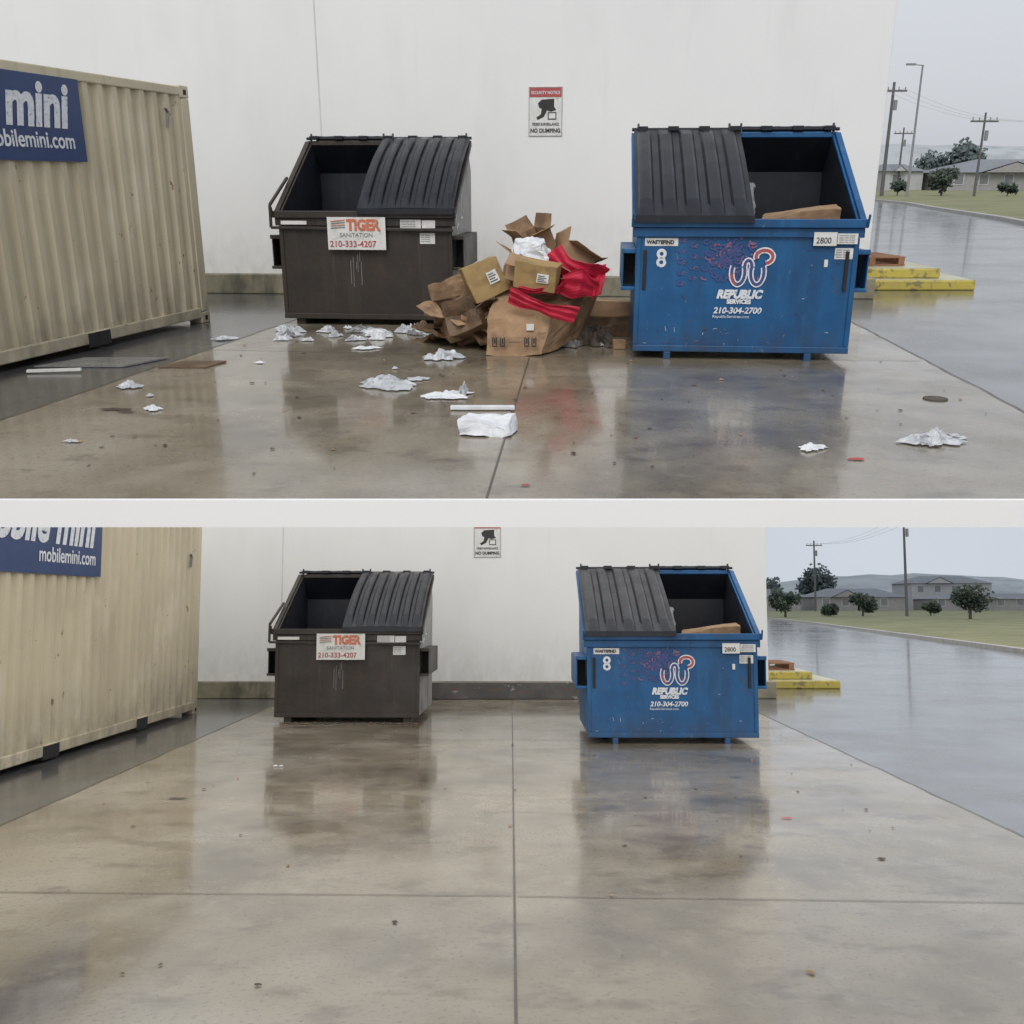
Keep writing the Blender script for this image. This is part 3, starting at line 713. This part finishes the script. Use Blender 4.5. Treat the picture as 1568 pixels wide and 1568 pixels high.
def debris(W,n,x0,x1,y0,y1,seed,extra=()):
    rd=random.Random(seed); b=MB()
    for i in range(n):
        s=rd.uniform(.006,.03); b.crumple(rd.uniform(x0,x1),rd.uniform(y0,y1),s*2,s*1.3,s*.5,rd.choice([DEBR,DEBR,DEBR,CARD,CARDW]),rot=rd.uniform(0,3),z=.01,seed=i,n=4)
    for (x,y,sx,sy,m) in extra: b.crumple(x,y,sx,sy,.01,m,z=.010,seed=x*3,n=10)
    b.build('ground_debris',W)
debris(WA,130,-3,3.4,5,10,1,[(*gp(1310,705),.12,.07,TXTR),(*gp(805,745),.06,.03,TXTR),(*gp(180,628),.3,.08,DEBR),(*gp(120,678),.1,.06,CARDY),(*gp(195,633),.2,.04,DEBR)])
debris(WB,60,-3.2,3.2,4,12,2,[(-2.6,7.8,.25,.06,DEBR),(1.94,7.1,.10,.04,TXTR),(2.2,6.0,.07,.05,DEBR)])
b=MB(); random.seed(4)
for i in range(50):
    b.crumple(random.uniform(-2.9,-1.2),12.6-random.random()*.22,random.uniform(.03,.14),.06,.02,random.choice([DEBR,CARDW,DEBR,CARDW]),z=.01,seed=i,n=6)
for (x,y) in ((-2.15,9.3),(-2.2,9.3)): b.crumple(x,y,.07,.05,.03,PLAS,z=.01,seed=x,n=6)
b.build('leaf_debris',WB)

# ------------------------------------------------------------------ lower place: overcast backdrop with added overhead glow
SK=bpy.data.materials.new('sky_backdrop_glow'); SK.use_nodes=True; nt=SK.node_tree
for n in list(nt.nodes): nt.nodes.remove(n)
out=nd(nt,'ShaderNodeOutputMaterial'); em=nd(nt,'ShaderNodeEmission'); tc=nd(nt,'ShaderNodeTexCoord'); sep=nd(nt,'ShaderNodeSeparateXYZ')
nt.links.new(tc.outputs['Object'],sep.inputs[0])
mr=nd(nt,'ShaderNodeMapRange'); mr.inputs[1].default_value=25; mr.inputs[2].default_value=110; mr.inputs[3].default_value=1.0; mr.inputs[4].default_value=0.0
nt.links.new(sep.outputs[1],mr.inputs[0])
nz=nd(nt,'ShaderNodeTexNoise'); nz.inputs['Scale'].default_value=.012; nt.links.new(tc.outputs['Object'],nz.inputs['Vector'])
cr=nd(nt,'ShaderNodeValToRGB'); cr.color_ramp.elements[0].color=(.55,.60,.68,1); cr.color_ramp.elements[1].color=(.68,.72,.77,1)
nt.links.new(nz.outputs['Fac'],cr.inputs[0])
mx=nd(nt,'ShaderNodeMix'); mx.data_type='RGBA'; mx.inputs[7].default_value=(1.30,1.28,1.26,1)  # overhead end glows brighter to light the lower yard
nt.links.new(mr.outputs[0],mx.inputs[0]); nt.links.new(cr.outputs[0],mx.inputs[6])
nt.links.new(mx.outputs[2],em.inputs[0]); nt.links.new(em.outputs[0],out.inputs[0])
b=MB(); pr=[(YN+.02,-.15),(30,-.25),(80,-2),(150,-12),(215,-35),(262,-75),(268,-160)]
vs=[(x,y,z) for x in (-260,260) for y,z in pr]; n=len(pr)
b.add(vs,[(i,i+1,n+i+1,n+i) for i in range(n-1)],SK); b.build('sky_backdrop_fill',WA)  # added glowing ceiling lights the lower yard; its far end is the backdrop

# ------------------------------------------------------------------ world, sun, camera
w=bpy.data.worlds.new('World'); scene.world=w; w.use_nodes=True; nt=w.node_tree
bg=nt.nodes['Background']; sk=nd(nt,'ShaderNodeTexSky'); sk.sky_type='NISHITA'; sk.sun_disc=False
sk.sun_elevation=R(48); sk.sun_rotation=R(190); sk.dust_density=4; sk.air_density=1.2
hs=nd(nt,'ShaderNodeHueSaturation'); hs.inputs['Saturation'].default_value=.3
mx=nd(nt,'ShaderNodeMix'); mx.data_type='RGBA'; mx.inputs[0].default_value=.65; mx.inputs[7].default_value=(7.3,7.6,8.2,1)
nt.links.new(sk.outputs[0],hs.inputs['Color']); nt.links.new(hs.outputs[0],mx.inputs[6]); nt.links.new(mx.outputs[2],bg.inputs[0]); bg.inputs[1].default_value=.108
s=bpy.data.lights.new('sun','SUN'); s.energy=1.2; s.angle=R(30); s.color=(1,.97,.93)
so=bpy.data.objects.new('sun',s); scene.collection.objects.link(so)
so.rotation_euler=Vector((-.17*math.cos(R(48)),-math.cos(R(48)),math.sin(R(48)))).to_track_quat('Z','Y').to_euler()
c=bpy.data.cameras.new('camera'); co=bpy.data.objects.new('camera',c); scene.collection.objects.link(co)
c.sensor_width=36; c.lens=36*1500/1568; co.location=(0,0,1.5); co.rotation_euler=(R(90-18.74),0,0)
c.clip_start=.05; c.clip_end=3000; scene.camera=co
